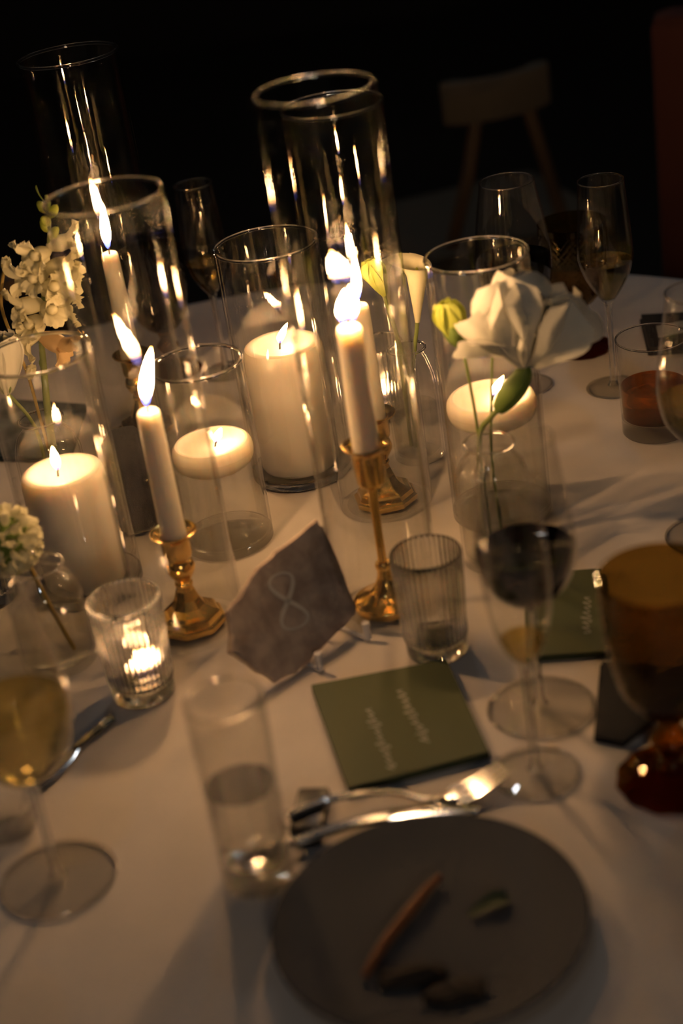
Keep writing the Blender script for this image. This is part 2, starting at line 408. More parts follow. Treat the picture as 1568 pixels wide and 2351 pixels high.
def floating(label, x, y, r, lv, fl):
    t = thing('floating_candle', label, 'candle', W(x, y, lv-.017), 0, 'floating disc candles')
    P = spline([(r*.72, .0005), (r*.93, .006), (r, .014), (r*.995, .0205), (r*.955, .0245), (r*.90, .0268)], 4)
    lathe('wax_body', [(0, 0), (r*.66, 0)]+P+[(r*.84, .0268), (r*.78, .0240), (r*.66, .0222), (r*.4, .0212), (0, .0210)], 'wax', t, seg=72)
    wk = wick(t, (fl['x'], 0, .0205), .007, .003)
    flame(wk, (fl['x']+.002, 0, .0255), fl['h'], fl['w'], fl['lean'], 1, 'small_flame')
floating('round white floating candle in the short left cylinder', *E, .0385, .0975, dict(x=.003, h=.014, w=.0085, lean=(.007, 0)))
floating('round white floating candle in the right cylinder behind the bloom', *G, .0418, .1130, dict(x=.001, h=.019, w=.0085, lean=(.011, 0)))

# ------------------------------------------------------------------ ribbed votives
def votive(label, x, y, rt_=.0300, rb=.0266, h=.094, nr=40):
    t = thing('ribbed_votive', label, 'votive', W(x, y, .0004), 0, 'ribbed glass votives')
    def rm(i, r, z, a):
        return r*(1+(.024*math.cos(nr*a) if .014 < z < h-.0025 and r > rb*.93 else 0))
    w_ = .0022
    P = [(0, .0008), (rb*.75, .0002), (rb*.93, 0), (rb*.985, .0014), (rb*.985, .0105), (rb*.955, .0125), (rb, .0145), (rb+.0006, .018)]
    P += [(rb+(rt_-rb)*k/6, .018+(h-.022)*k/6) for k in range(1, 7)]
    P += [(rt_, h-.0012), (rt_-w_*.5, h), (rt_-w_, h-.0012)]+[(rt_-w_+(rb-rt_)*k/6, h-.004-(h-.022)*k/6) for k in range(1, 7)]+[(rb*.80, .0135), (0, .0130)]
    lathe('ribbed_glass', P, 'ribbed_glass', t, seg=nr*6, rmod=rm, sharp=50)
    return t
def tealight(label, x, y, lv, on=True, dx=0.):
    t = thing('tealight', label, 'candle', W(x, y, .0145), 0, 'tealights in the votives')
    r = .0205
    lathe('wax_body', [(0, 0), (r*.97, 0), (r, .001), (r, .0065), (r*.96, .0072), (r*.9, .0060), (0, .0058)], 'melted_wax', t, seg=40)
    wk = wick(t, (dx, 0, .0050), .007, .001)
    flame(wk, (dx+.001, 0, .0100), .019, .0085, (.001, 0), 1, 'votive_flame')
V1 = (-.186, 1.172); V2 = (.062, 1.169); V3 = (.064, 1.652); V4 = (-.342, 1.372)
votive('lit ribbed glass votive in front of the short brass candlestick', *V1, .0305, .0268)
votive('unlit ribbed glass votive at the green card, beside the stone number', *V2, .0296, .0262)
votive('lit ribbed glass votive half hidden behind the two middle tapers', *V3, .0290, .0256, .086)
votive('lit ribbed glass votive cut off by the left edge', *V4)
tealight('small lit tealight in the front ribbed votive', *V1, .03, dx=.004)
tealight('small lit tealight in the votive behind the middle tapers', *V3, .03)
tealight('small lit tealight in the votive at the left edge', *V4, .03)

# ------------------------------------------------------------------ bud vases
def bud_vase(label, x, y, r, h, mouth=.020, lv=.055):
    t = thing('bud_vase', label, 'vase', W(x, y, .0004), 0, 'small clear bud vases')
    O = spline([(r*.80, 0), (r*.97, .003), (r, .010), (r*1.0, h*.62), (r*.965, h*.74), (r*.84, h*.84), (mouth*1.12, h*.90), (mouth, h*.935), (mouth*1.05, h*.975), (mouth*1.16, h)], 4)
    w_ = .0022
    I = [(max(a-w_, .001), b) for a, b in O if b > .009]
    vb = lathe('vase_body', [(0, .001), (r*.6, .0004)]+O+[(mouth*1.16-w_*.5, h+.0008)]+I[::-1]+[(r*.75, .0075), (0, .0070)], 'thin_glass', t, seg=72)
    lathe('water', [(0, .0085), (r*.74, .0085), (r-w_-.0006, .0125), (r-w_-.0006, lv), (r*.9-w_, lv-.0006), (0, lv-.0006)], 'water', t, seg=56); lip(vb, mouth*1.16-w_*.5, h, .0013)
    return t
VL = (-.279, 1.508); VM = (.089, 1.534); VR = (.136, 1.300); VF = (-.262, 1.240)
bud_vase('small clear bud vase holding the snapdragon, behind the left pillar', *VL, .0335, .118)
bud_vase('slim clear bud vase holding the calla lilies behind the tubes', *VM, .0255, .122, .017, .060)
bud_vase('clear bud vase holding the large white bloom at the right', *VR, .0335, .118)
bud_vase('small clear bud vase holding the round scabiosa at the left', *VF, .0330, .098)

# ------------------------------------------------------------------ flowers
def petal_geo(L, Wd, bend0, bend1, cup=.3, ruffle=0., nx=7, nz=8, base=.25, tipr=.25, seed=0):
    """petal growing from the origin; leaves along +z, bends towards +y; width along x"""
    rnd = random.Random(seed); ph = rnd.random()*6
    vs, fs = [], []
    y = z = 0.
    for j in range(nz+1):
        t = j/nz
        ang = bend0+(bend1-bend0)*t
        if j: y += math.sin(ang)*L/nz; z += math.cos(ang)*L/nz
        wd = Wd/2*(base+(1-base)*math.sin(min(t*1.15, 1)*PI/2))*(1 if t < .7 else math.sqrt(max(0.02, 1-((t-.7)/.3)**2*(1-tipr))))
        for i in range(nx+1):
            u = -1+2*i/nx
            k = cup*wd*u*u
            rf = ruffle*L*t*t*math.sin(5*u+ph+3*t)+ruffle*.5*L*t*t*math.sin(11*u+ph*2)
            ny, nzv = math.cos(ang), -math.sin(ang)
            vs.append((u*wd, y-(k-rf)*ny, z-(k-rf)*nzv))
    for j in range(nz):
        for i in range(nx):
            a = j*(nx+1)+i; fs.append((a, a+1, a+nx+2, a+nx+1))
    return vs, fs
def axis_mat(direction, roll=0.):
    d = Vector(direction).normalized()
    return d.to_track_quat('Z', 'Y').to_matrix().to_4x4() @ Matrix.Rotation(roll, 4, 'Z')
def bloom(parent, loc, direction, petals, mat='petal_white'):
    """petals: (count, length, width, bend0, bend1, cup, ruffle, phase)"""
    R = Matrix.Translation(loc) @ axis_mat(direction)
    q = 0
    for (n, L, Wd, b0, b1, cup, ruf, ph) in petals:
        for k in range(n):
            g = petal_geo(L*(1+.06*math.sin(7*q)), Wd, b0+.05*math.sin(3*q), b1+.08*math.sin(5*q), cup, ruf, 8, 10, tipr=.5, seed=q); q += 1
            mesh('petal', *xf(g, R @ Matrix.Rotation(ph+2*PI*k/n, 4, 'Z') @ Matrix.Translation((0, .002, 0))), mat, parent, sharp=None)
def rel(base, pts): return [Vector(p)+Vector((0, 0, TZ))-Vector(base) for p in pts]

# big white bloom with tubular green neck, and its bud
b0 = W(.1235, 1.300, .012)
t = thing('white_bloom', 'large white lisianthus bloom leaning right over the right floating candle', 'flower', b0)
P = rel(b0, [(.1235, 1.300, .012), (.1240, 1.300, .07), (.1290, 1.300, .126), (.1400, 1.298, .143), (.1490, 1.294, .153)])
sweep('stem', curve3(P), .0024, 'stem_green', t)
P = rel(b0, [(.1470, 1.295, .151), (.1545, 1.292, .161), (.1640, 1.288, .174), (.1705, 1.285, .186), (.1730, 1.284, .194)])
sweep('calyx', curve3(P), [.0025+.0078*math.sin(PI*min(1, .12+i*.9/32)) for i in range(33)], 'calyx_green', t, seg=16)
bl = rel(b0, [(.1715, 1.284, .192)])[0]
bloom(t, bl, (-.10, -.10, 1.), [(5, .090, .074, .80, -.62, .50, .025, .3), (5, .082, .064, .58, -.66, .5, .03, .9), (4, .070, .052, .38, -.6, .5, .03, .2), (4, .052, .038, .25, -.5, .5, .02, .7)])
bloom(t, bl+Vector((.004, -.003, .003)), (.55, -.35, .85), [(3, .078, .074, .62, -.50, .45, .025, 1.0)])
bloom(t, bl+Vector((-.006, -.002, .010)), (-.80, -.30, .62), [(2, .062, .044, .25, -.50, .45, .03, .6)])
b1 = W(.130, 1.302, .012)
t = thing('green_bud', 'yellow-green flower bud on thin stem beside the large white bloom', 'flower', b1)
P = rel(b1, [(.130, 1.302, .012), (.1285, 1.302, .10), (.1275, 1.305, .150), (.1250, 1.308, .190), (.1235, 1.310, .208)])
sweep('stem', curve3(P), .0013, 'stem_green', t)
bb = rel(b1, [(.1232, 1.310, .206)])[0]
bloom(t, bb, (-.25, 0, 1), [(5, .046, .030, .62, -.42, .5, .02, .2)], 'bud_green')
bloom(t, bb, (-.25, 0, 1), [(4, .042, .022, .4, -.35, .5, .02, .8)], 'bud_green')
bloom(t, bb, (-.25, 0, 1), [(5, .027, .016, .95, -.25, .5, .03, .5)], 'calyx_green')
b2 = W(.140, 1.302, .012)
t = thing('hooked_stem', 'thin bare flower stem hooking over below the large white bloom', 'flower', b2)
P = rel(b2, [(.140, 1.302, .012), (.138, 1.303, .100), (.1425, 1.306, .150), (.1480, 1.308, .195), (.1500, 1.308, .203), (.1535, 1.307, .202)])
sweep('stem', curve3(P), .0012, 'stem_green', t)
g = lathe_geo(spline([(.0005, 0), (.0026, .003), (.003, .007), (.0016, .011), (0, .013)], 3), 10)
mesh('bud', *xf(g, Matrix.Translation(P[-1]) @ axis_mat((.7, 0, -.6))), 'calyx_green', t)

# calla lilies and green bud behind the tubes
def calla(label, base, pts, top, direction, s=1.):
    b = W(*base)
    t = thing('calla_lily', label, 'flower', b, 0, 'calla lilies')
    P = rel(b, pts); sweep('stem', curve3(P), .0021, 'stem_green', t)
    R = Matrix.Translation(P[-1]) @ axis_mat(direction)
    vs, fs = [], []
    prof = [(.0024, -.004), (.0040, .008), (.0062, .022), (.0085, .037), (.0110, .050), (.0150, .060), (.0210, .066)]
    prof = spline(prof, 3); n = 28
    for r, z in prof:
        for k in range(n+1):
            a = 2*PI*k/n*1.06; e = max(0, (z-.045)/.021)
            q = r*(1+.10*k/n)*s*(1+.35*e*math.cos(a-PI*.5))
            vs.append((q*math.cos(a), q*math.sin(a), z*s-(.016*e*e*(1-math.cos(a-PI*.5))*.5+.004*e*math.sin(a))*s))
    for j in range(len(prof)-1):
        for k in range(n): i = j*(n+1)+k; fs.append((i, i+1, i+n+2, i+n+1))
    mesh('spathe', *xf((vs, fs), R), 'petal_cream', t, sharp=None)
    g = lathe_geo(spline([(.0001, .015), (.0024, .018), (.0026, .045), (.0012, .052), (0, .053)], 3), 10)
    mesh('spadix', *xf(g, R), 'bud_green', t)
calla('pale calla lily trumpet right of the middle tubes', (.086, 1.536, .012), [(.086, 1.536, .012), (.089, 1.536, .07), (.097, 1.536, .118), (.1015, 1.535, .140), (.1035, 1.534, .152)], None, (.10, -.02, 1.))
calla('pale calla lily trumpet seen through the middle tubes', (.082, 1.540, .012), [(.082, 1.540, .012), (.082, 1.543, .08), (.0825, 1.546, .122), (.0800, 1.556, .145), (.0780, 1.562, .158)], None, (-.06, .05, 1.), .8)
b = W(.094, 1.532, .012)
t = thing('green_bloom', 'pale green half-open flower head seen through the middle tubes', 'flower', b)
P = rel(b, [(.094, 1.532, .012), (.090, 1.532, .08), (.084, 1.527, .125), (.0770, 1.518, .160), (.0735, 1.514, .188)])
sweep('stem', curve3(P), .0016, 'stem_green', t)
bloom(t, P[-1], (-.30, 0, 1.), [(5, .040, .026, .55, -.45, .45, .04, .2), (3, .034, .020, .3, -.3, .45, .03, .6)], 'bud_green')

# snapdragon
b = W(-.272, 1.508, .012)
t = thing('snapdragon', 'tall snapdragon spike with cream florets behind the left pillar', 'flower', b)
SP = rel(b, [(-.272, 1.508, .012), (-.2735, 1.508, .08), (-.2700, 1.508, .125), (-.2640, 1.508, .170), (-.2580, 1.508, .208), (-.2430, 1.508, .258), (-.2300, 1.508, .300), (-.2245, 1.508, .338)])
SC = [Vector(p) for p in curve3(SP, 8)]
sweep('stem', SC, [.0045-.0030*i/(len(SC)-1) for i in range(len(SC))], 'stem_green', t, seg=12)
def on_stem(z):
    for a, c in zip(SC[:-1], SC[1:]):
        if a.z <= z <= c.z: return a.lerp(c, (z-a.z)/(c.z-a.z))
    return SC[-1]
def floret(parent, loc, direction, s=1., mat='petal_cream', seed=0):
    R = Matrix.Translation(loc) @ axis_mat(direction, .3*math.sin(seed*3))
    tubeg = lathe_geo([(r*s, z*s) for r, z in spline([(.0030, -.002), (.0062, .004), (.0078, .011), (.0074, .018)], 3)], 12)
    geos = [tubeg]
    for a, L, Wd, b0_, b1_ in ((.35, .021, .017, .0, .95), (-.35, .021, .017, .0, 1.05), (PI, .017, .015, .25, 1.5), (PI-.8, .016, .014, .25, 1.4), (PI+.8, .016, .014, .25, 1.4)):
        g = petal_geo(L*s, Wd*s, b0_, b1_, .35, .13, 6, 7, .5, .3, seed+int(a*10))
        geos.append(xf(g, Matrix.Rotation(a, 4, 'Z') @ Matrix.Translation((0, .0055*s, .014*s))))
    lip = lathe_geo([(r*s, z*s) for r, z in [(.0045, .015), (.0056, .019), (.0040, .0235), (0, .0245)]], 10)
    geos.append(lip)
    mesh('floret', *xf(merge(*geos), R), mat, parent, sharp=None)
ang = 0
for i, z in enumerate([.203, .214, .224, .235, .246, .257, .268, .279, .289]):
    o = on_stem(z-.012)
    side = -1 if i % 2 else 1
    dirs = (side*.95, -.30+.22*(i % 3), .12) if i > 1 else (side*.7, -.35, -.35)
    floret(t, o, dirs, 1.22-.03*i+.14*(3 < i < 7), 'petal_wilted' if i < 1 else 'petal_cream', i)
    if i in (2, 3, 5, 6, 8):
        floret(t, on_stem(z-.016), (side*-.55, -.75, .10), .95, 'petal_cream', i+20)
for i, z in enumerate([.296, .303, .310, .316, .321]):
    o = on_stem(min(z-.012, SC[-1].z)); a = i*2.2
    g = lathe_geo(spline([(.0012, 0), (.0042, .004), (.0046, .008), (.0028, .013), (0, .015)], 3), 10)
    mesh('bud', *xf(g, Matrix.Translation(o) @ axis_mat((math.cos(a)*.8, math.sin(a)*.8, .8))), 'bud_green', t)
for i, (z, dx, L) in enumerate([(.330, -1, .020), (.322, .8, .013), (.248, .7, .020), (.205, -.4, .016), (.192, .5, .014), (.166, -.5, .014), (.148, .8, .012)]):
    o = on_stem(min(z-.012, SC[-1].z-.001))
    mesh('leaf', *xf(petal_geo(L, L*.5, .2, .9, .2, .02, 4, 6, .3, .1, i), Matrix.Translation(o) @ axis_mat((dx, -.3, .8))), 'calyx_green', t, sharp=None)
# white bell bloom and slim side stem in the same vase
b = W(-.284, 1.506, .012)
t = thing('white_bell', 'white bell-shaped lisianthus cut off by the left edge', 'flower', b)
P = rel(b, [(-.284, 1.506, .012), (-.284, 1.506, .09), (-.2870, 1.503, .120), (-.2965, 1.494, .147), (-.3005, 1.488, .158)])
sweep('stem', curve3(P), .0018, 'stem_green', t)
bloom(t, P[-1], (.05, -.10, 1.), [(5, .060, .050, .50, -.02, .45, .03, .3), (4, .054, .044, .32, .04, .45, .03, .9)])
bloom(t, P[-1]-Vector((0, 0, .001)), (.05, -.10, 1.), [(5, .019, .012, .75, -.2, .5, .02, .3)], 'calyx_green')
b = W(-.278, 1.512, .012)
t = thing('dry_stem', 'slim stem with one tiny dried bud beside the snapdragon stem', 'flower', b)
P = rel(b, [(-.278, 1.512, .012), (-.279, 1.512, .09), (-.280, 1.512, .125), (-.281, 1.512, .160), (-.2835, 1.512, .182), (-.2905, 1.512, .235), (-.280, 1.512, .272)])
sweep('stem', curve3(P), .0016, 'stem_dry', t)
for q, L in ((P[3], .016), (P[-1], .014)):
    bloom(t, q, (.4, -.3, .9), [(4, L, L*.5, .6, -.3, .5, .05, .3)], 'petal_cream')
# scabiosa
b = W(-.247, 1.236, .014)
t = thing('scabiosa', 'round pale scabiosa flower head cut off by the left edge', 'flower', b)
P = rel(b, [(-.247, 1.236, .014), (-.252, 1.238, .030), (-.2600, 1.239, .063), (-.2680, 1.240, .100), (-.2710, 1.240, .106)])
sweep('stem', curve3(P), .0019, 'stem_dry', t)
cc = rel(b, [(-.2815, 1.240, .1265)])[0]
rb = random.Random(3)
geos = []
for k in range(150):                                   # tiny packed florets of one head
    zz = 1-2*(k+.5)/150; a = k*2.39996; s_ = math.sqrt(1-zz*zz)
    d = Vector((s_*math.cos(a), s_*math.sin(a), zz))
    g = petal_geo(.0110, .0090, -.2, .9, .2, .10, 3, 3, .4, .4, k)
    geos.append(xf(g, Matrix.Translation(cc+d*.0215) @ axis_mat(d, rb.random()*6)))
o = mesh('petals', *merge(*geos), 'petal_cream', t, sharp=None); o['kind'] = 'stuff'
lathe('flower_core', [(0, -.0205)]+[(.0205*math.sin(PI*k/12), -.0205*math.cos(PI*k/12)) for k in range(1, 12)]+[(0, .0205)], 'calyx_green', t, cc, seg=24)

# ------------------------------------------------------------------ stemware
def stem_glass(name, label, x, y, bowl, foot_r, stem_r=.0035, t_=.0011, cat='wine glass', group='stemmed glasses', mat='thin_glass'):
    """bowl: outer profile (r, z) from its bottom point up to the rim"""
    o = thing(name, label, cat, W(x, y, .0004), 0, group)
    O = spline(bowl, 5)
    O = [(max(r, 0), z) for r, z in O]; O[0] = (0, bowl[0][1])
    I = [(r-t_, z) for r, z in O if r > t_*1.8 and z > bowl[0][1]+.0035]
    top = O[-1]
    bw = lathe('bowl', O[:-1]+[(top[0], top[1]-.0006), (top[0]-t_*.5, top[1]), (top[0]-t_, top[1]-.0006)]+I[::-1][1:]+[(0, bowl[0][1]+.003)], mat, o, seg=80)
    zb = bowl[0][1]
    lathe('stem', spline([(.0065, .0042), (.0042, .009), (stem_r, .022), (stem_r*.92, zb*.6), (stem_r, zb-.008), (stem_r*1.5, zb+.0005)], 4), 'stem_glass', o, seg=32)
    ft = lathe('foot', [(0, .0004), (foot_r*.8, .0002), (foot_r-.0008, 0), (foot_r, .0008), (foot_r-.0006, .0018), (foot_r*.6, .0024), (.012, .0036), (.0066, .0046), (0, .0050)], 'foot_glass', o, seg=80)
    lip(ft, foot_r-.0006, .0011, .0010).name = 'foot_rim'
    lip(bw, top[0]-t_*.5, top[1], .0007)
    return o, O
def drink(name, label, x, y, O, lv, mat, t_=.0011):
    zb = O[0][1]+.0038
    P = [(r-t_-.0004, z) for r, z in O if zb+.001 < z < lv and r > t_+.0012]
    rl = lerp_prof(O, lv)-t_-.0004
    o = lathe(name, [(0, zb)]+P+[(rl, lv), (rl*.97, lv-.0006), (0, lv-.0006)], mat, None, W(x, y, .0004), seg=64)
    return tag(o, label, name.replace('_', ' '), 'drinks in stemmed glasses')
# red wine at the right
wx, wy = .1300, 1.063
o, O = stem_glass('wine_glass', 'wine glass with dark red wine in front of the right bud vase', wx, wy,
                  [(0, .094), (.010, .0965), (.024, .106), (.0335, .121), (.0378, .140), (.0372, .160), (.0335, .190), (.0290, .222), (.0280, .233)], .0415, .0034)
drink('red_wine', 'dark red wine in the glass in front of the right bud vase', wx, wy, O, .144, 'red_wine')
# flute in front of it
wx, wy = .1120, .982
o, O = stem_glass('champagne_flute', 'blurred champagne flute standing right in front of the red wine', wx, wy,
                  [(0, .095), (.006, .098), (.014, .110), (.0205, .130), (.0235, .155), (.0238, .180), (.0222, .215), (.0205, .242)], .0320, .0034, cat='champagne flute')
drink('champagne', 'shallow remains of champagne in the blurred flute', wx, wy, O, .118, 'champagne')
# white wine at the front left
wx, wy = -.240, .945
o, O = stem_glass('wine_glass', 'wine glass with white wine cut off by the left edge', wx, wy,
                  [(0, .088), (.010, .0905), (.024, .100), (.0345, .116), (.0395, .138), (.0390, .160), (.0350, .190), (.0300, .225), (.0290, .236)], .0420, .0036)
drink('white_wine', 'pale white wine in the glass at the front left', wx, wy, O, .150, 'white_wine')
# flute with champagne, back right
wx, wy = .312, 1.630
o, O = stem_glass('champagne_flute', 'champagne flute one third full at the back right, before the dark', wx, wy,
                  [(0, .098), (.005, .100), (.014, .112), (.0230, .128), (.0285, .146), (.0290, .158), (.0270, .190), (.0245, .222), (.0238, .232)], .0292, .0034, cat='champagne flute')
drink('champagne', 'champagne in the flute at the back right', wx, wy, O, .146, 'champagne')
# big glass with red wine, back
wx, wy = .222, 1.672
o, O = stem_glass('wine_glass', 'large wine glass with red wine behind the right cylinder', wx, wy,
                  [(0, .088), (.012, .091), (.028, .102), (.0375, .120), (.0405, .142), (.0395, .165), (.0350, .198), (.0300, .225), (.0290, .233)], .0300, .0034)
drink('red_wine', 'red wine in the large glass behind the right cylinder', wx, wy, O, .150, 'red_wine')
# flute at the back left
wx, wy = -.110, 1.845
o, O = stem_glass('champagne_flute', 'champagne flute at the back left, behind the short cylinder', wx, wy,
                  [(0, .098), (.005, .100), (.014, .112), (.0215, .128), (.0255, .146), (.0260, .158), (.0248, .190), (.0228, .222), (.0222, .232)], .0292, .0034, cat='champagne flute')
drink('champagne', 'champagne in the flute at the back left', wx, wy, O, .140, 'champagne')
# white wine at the right edge
wx, wy = .322, 1.285
o, O = stem_glass('wine_glass', 'wine glass with white wine cut off by the right edge', wx, wy,
                  [(0, .090), (.010, .0925), (.024, .102), (.0345, .118), (.0390, .140), (.0385, .160), (.0345, .190), (.0295, .222), (.0285, .234)], .0380, .0036)
drink('white_wine', 'white wine in the glass at the right edge', wx, wy, O, .136, 'white_wine')

def goblet(label, x, y, s=1., rz=0.):
    o = thing('amber_goblet', label, 'goblet', W(x, y, .0004), rz, 'pressed amber glass goblets')
    nd = 34
    O = spline([(0, .058), (.010, .0595), (.022, .066), (.0315, .080), (.0370, .100), (.0405, .122), (.0422, .142), (.0430, .160), (.0434, .172)], 9)
    O = [(max(r, 0)*s, z*s) for r, z in O]; O[0] = (0, .058*s)
    def rm(i, r, z, a):
        q = z/s
        if i < len(O) and .072 < q < .163: return r*(1+.022*abs(math.sin(nd*a/2+q*330))*abs(math.sin(nd*a/2-q*330)))
        return r
    I = [(r-.0026*s, z) for r, z in O if r > .005*s and z > .0625*s]
    lathe('bowl', O+[(O[-1][0]-.0013*s, O[-1][1]+.0008)]+I[::-1]+[(0, .0625*s)], 'amber_glass', o, seg=nd*6, rmod=rm)
    lathe('stem', [(r*s, z*s) for r, z in spline([(.0130, .0125), (.0085, .020), (.0080, .026), (.0135, .034), (.0150, .039), (.0120, .044), (.0085, .050), (.0110, .0575)], 4)], 'pressed_amber', o, seg=10)
    lathe('foot', [(r*s, z*s) for r, z in [(0, .001), (.034, .0004), (.0392, 0), (.0402, .0016), (.0395, .0040), (.030, .0060), (.020, .0095), (.0130, .0130), (0, .0135)]], 'pressed_amber', o, seg=12*6,
          rmod=lambda i, r, z, a: r*(1+.02*math.cos(12*a)))
    return o
goblet('blurred amber goblet with diamond pattern at the front right', .2055, .949)
goblet('amber goblet with diamond pattern at the back right, behind the flute', .300, 1.752, .88, .2)
goblet('amber goblet at the back left, seen through the tubes', -.176, 1.872, .90, .1)

# tumblers
def tumbler(name, label, rb, rt_, h, base, x, y, cat):
    o = thing(name, label, cat, W(x, y, .0004))
    w_ = .0016
    wl = lathe('wall', rim(rt_, rt_-w_, h)+[(rb+(rt_-rb)*.5-w_, h*.5), (rb-w_, base+.0004), (rb, base+.0004), (rb+(rt_-rb)*.5, h*.5)], 'thin_glass', o, seg=80, closed=True)
    lip(wl, rt_-w_*.5, h-.0006, .0010)
    lathe('base', [(0, .0015), (rb*.7, .0010), (rb*.88, 0), (rb-.0012, .0006), (rb, .0022), (rb, base), (rb*.85, base-.0006), (rb*.5, base-.0018), (0, base-.0022)], 'solid_glass', o, seg=80)
    return o
hx, hy = -.096, .915
tumbler('highball_glass', 'tall clear highball glass of water at the front, out of focus', .0252, .0268, .150, .018, hx, hy, 'glass')
o = lathe('water', [(0, .0172), (.0200, .0180), (.0228, .0190), (.0236, .050), (.0239, .080), (.0232, .0793), (0, .0793)], 'drinking_water', None, W(hx, hy, .0004), seg=64)
tag(o, 'water half filling the tall highball glass', 'water')
tx, ty = .330, 1.512
tumbler('rocks_glass', 'short clear tumbler of whiskey at the right', .0342, .0362, .103, .018, tx, ty, 'glass')
o = lathe('whiskey', [(0, .0172), (.028, .0178), (.0322, .0190), (.0327, .035), (.0330, .052), (.0322, .0513), (0, .0513)], 'whiskey', None, W(tx, ty, .0004), seg=64)
tag(o, 'amber whiskey in the short tumbler', 'drink')
rr_ = random.Random(5)
for i, (dx, dy, z, rot) in enumerate([(-.010, -.004, .040, .5), (.014, .006, .043, 1.2)]):
    g = box_geo(-.010, .010, -.010, .010, -.009, .009, .003)
    o = mesh('ice_cube', *g, 'solid_glass', None, W(tx+dx, ty+dy, z)); o.rotation_euler = (.3, .2*i, rot)
    tag(o, ['melting ice cube on the left in the whiskey', 'melting ice cube on the right in the whiskey'][i], 'ice cube', 'ice in the whiskey')
# cut glass salt dish by the stem of the white wine
def rmf(i, r, z, a): return r*(1+.07*abs(math.sin(8*a+z*120)))
o = lathe('salt_dish', [(0, .001), (.016, 0), (.020, .002), (.023, .010), (.0255, .020), (.0265, .026), (.0245, .0262), (.021, .016), (.016, .009), (0, .008)], 'solid_glass', None, W(-.283, 1.012, .0004), seg=64, rmod=rmf, sharp=20)
tag(o, 'small cut-glass dish sparkling behind the white wine stem', 'dish')

# ------------------------------------------------------------------ stone table number on a white easel
sa, stl = math.radians(40), math.radians(30)
ax = Vector((math.cos(sa), math.sin(sa), 0)); bk = Vector((-math.sin(sa), math.cos(sa), 0))
up = Vector((0, 0, math.cos(stl)))+math.sin(stl)*bk
p0 = W(-.0690, 1.1465, .0050)
R = Matrix(((ax.x, -ax.cross(up).x*-1, up.x, p0.x), (ax.y, -ax.cross(up).y*-1, up.y, p0.y), (ax.z, -ax.cross(up).z*-1, up.z, p0.z), (0, 0, 0, 1)))
R = Matrix(((ax.x, -ax.cross(up).x, up.x, p0.x), (ax.y, -ax.cross(up).y, up.y, p0.y), (ax.z, -ax.cross(up).z, up.z, p0.z), (0, 0, 0, 1)))
out = [(.106, .103), (.107, .085), (.104, .054), (.100, .024), (.095, .016), (.049, .006), (.016, .0005), (-.004, .003), (-.017, .023), (-.029, .044), (-.022, .053), (-.014, .074), (.005, .081), (.027, .091), (.054, .097)]
fine = []
rs = random.Random(2)
for i in range(len(out)):
    a, c = out[i], out[(i+1) % len(out)]
    for k in range(4):
        t_ = k/4; j = 0 if k == 0 else .0011
        fine.append((a[0]+(c[0]-a[0])*t_+rs.uniform(-j, j), a[1]+(c[1]-a[1])*t_+rs.uniform(-j, j)))
t = thing('stone_table_number', 'rough grey-brown stone slab painted with the number 8', 'table number', (0, 0, 0))
t.matrix_world = R
vs, fs = [], []
n = len(fine); cx_ = sum(p[0] for p in fine)/n; cz_ = sum(p[1] for p in fine)/n
rings = [(1., .0), (1., .0075), (.985, .009)]
TH = .009
def ring(f, y, jit): return [(cx_+(x-cx_)*f+rs.uniform(-jit, jit), y+rs.uniform(-jit, jit), cz_+(z-cz_)*f+rs.uniform(-jit, jit)) for x, z in fine]
loops = [ring(.45, 0, 0), ring(.97, 0, 0), ring(1., .0014, .0004), ring(1., TH*.6, .0006), ring(.985, TH, .0003), ring(.4, TH, 0)]
for L in loops: vs += L
for j in range(len(loops)-1):
    for i in range(n): i2 = (i+1) % n; fs.append((j*n+i, j*n+i2, (j+1)*n+i2, (j+1)*n+i))
vs += [(cx_, 0, cz_), (cx_, TH, cz_)]
for i in range(n): fs.append((len(vs)-2, (i+1) % n, i)); fs.append((len(vs)-1, (len(loops)-1)*n+i, (len(loops)-1)*n+(i+1) % n))
mesh('slab', vs, fs, 'stone', t, sharp=35)
# painted 8: stroke along a figure-eight path
V8, F8 = [], []; K = 96
for k in range(K):
    a = 2*PI*k/K
    x = .0128*math.sin(2*a)*(1.05 if math.cos(a) < 0 else .92); z = .0238*math.cos(a)
    a2 = a+.01; dx = .0128*math.sin(2*a2)-.0128*math.sin(2*a); dz = .0238*math.cos(a2)-.0238*math.cos(a)
    l = math.hypot(dx, dz); nx_, nz_ = -dz/l, dx/l
    hw = .0009+.0011*abs(math.sin(a))**2
    V8 += [(x+nx_*hw, -.0002, z+nz_*hw), (x-nx_*hw, -.0002, z-nz_*hw), (x+nx_*hw, -.0006, z+nz_*hw), (x-nx_*hw, -.0006, z-nz_*hw)]
for k in range(K):
    a, c = 4*k, 4*((k+1) % K)
    F8 += [(a+2, a+3, c+3, c+2), (a, c, c+1, a+1), (a, a+2, c+2, c), (a+1, c+1, c+3, a+3)]
o = mesh('number_eight', V8, F8, 'stone_paint', t, (.041, 0, .056)); o.rotation_euler = (0, .16, 0)
o['label'] = 'pale painted numeral 8'
e = thing('easel', 'small white easel propping up the stone table number', 'easel', p0)
def ev(x, y, z): return (R @ Vector((x, y, z)))-p0
zf = -.0050
def gpt(v, dz=0.): return Vector((v[0], v[1], zf+.0026+dz))
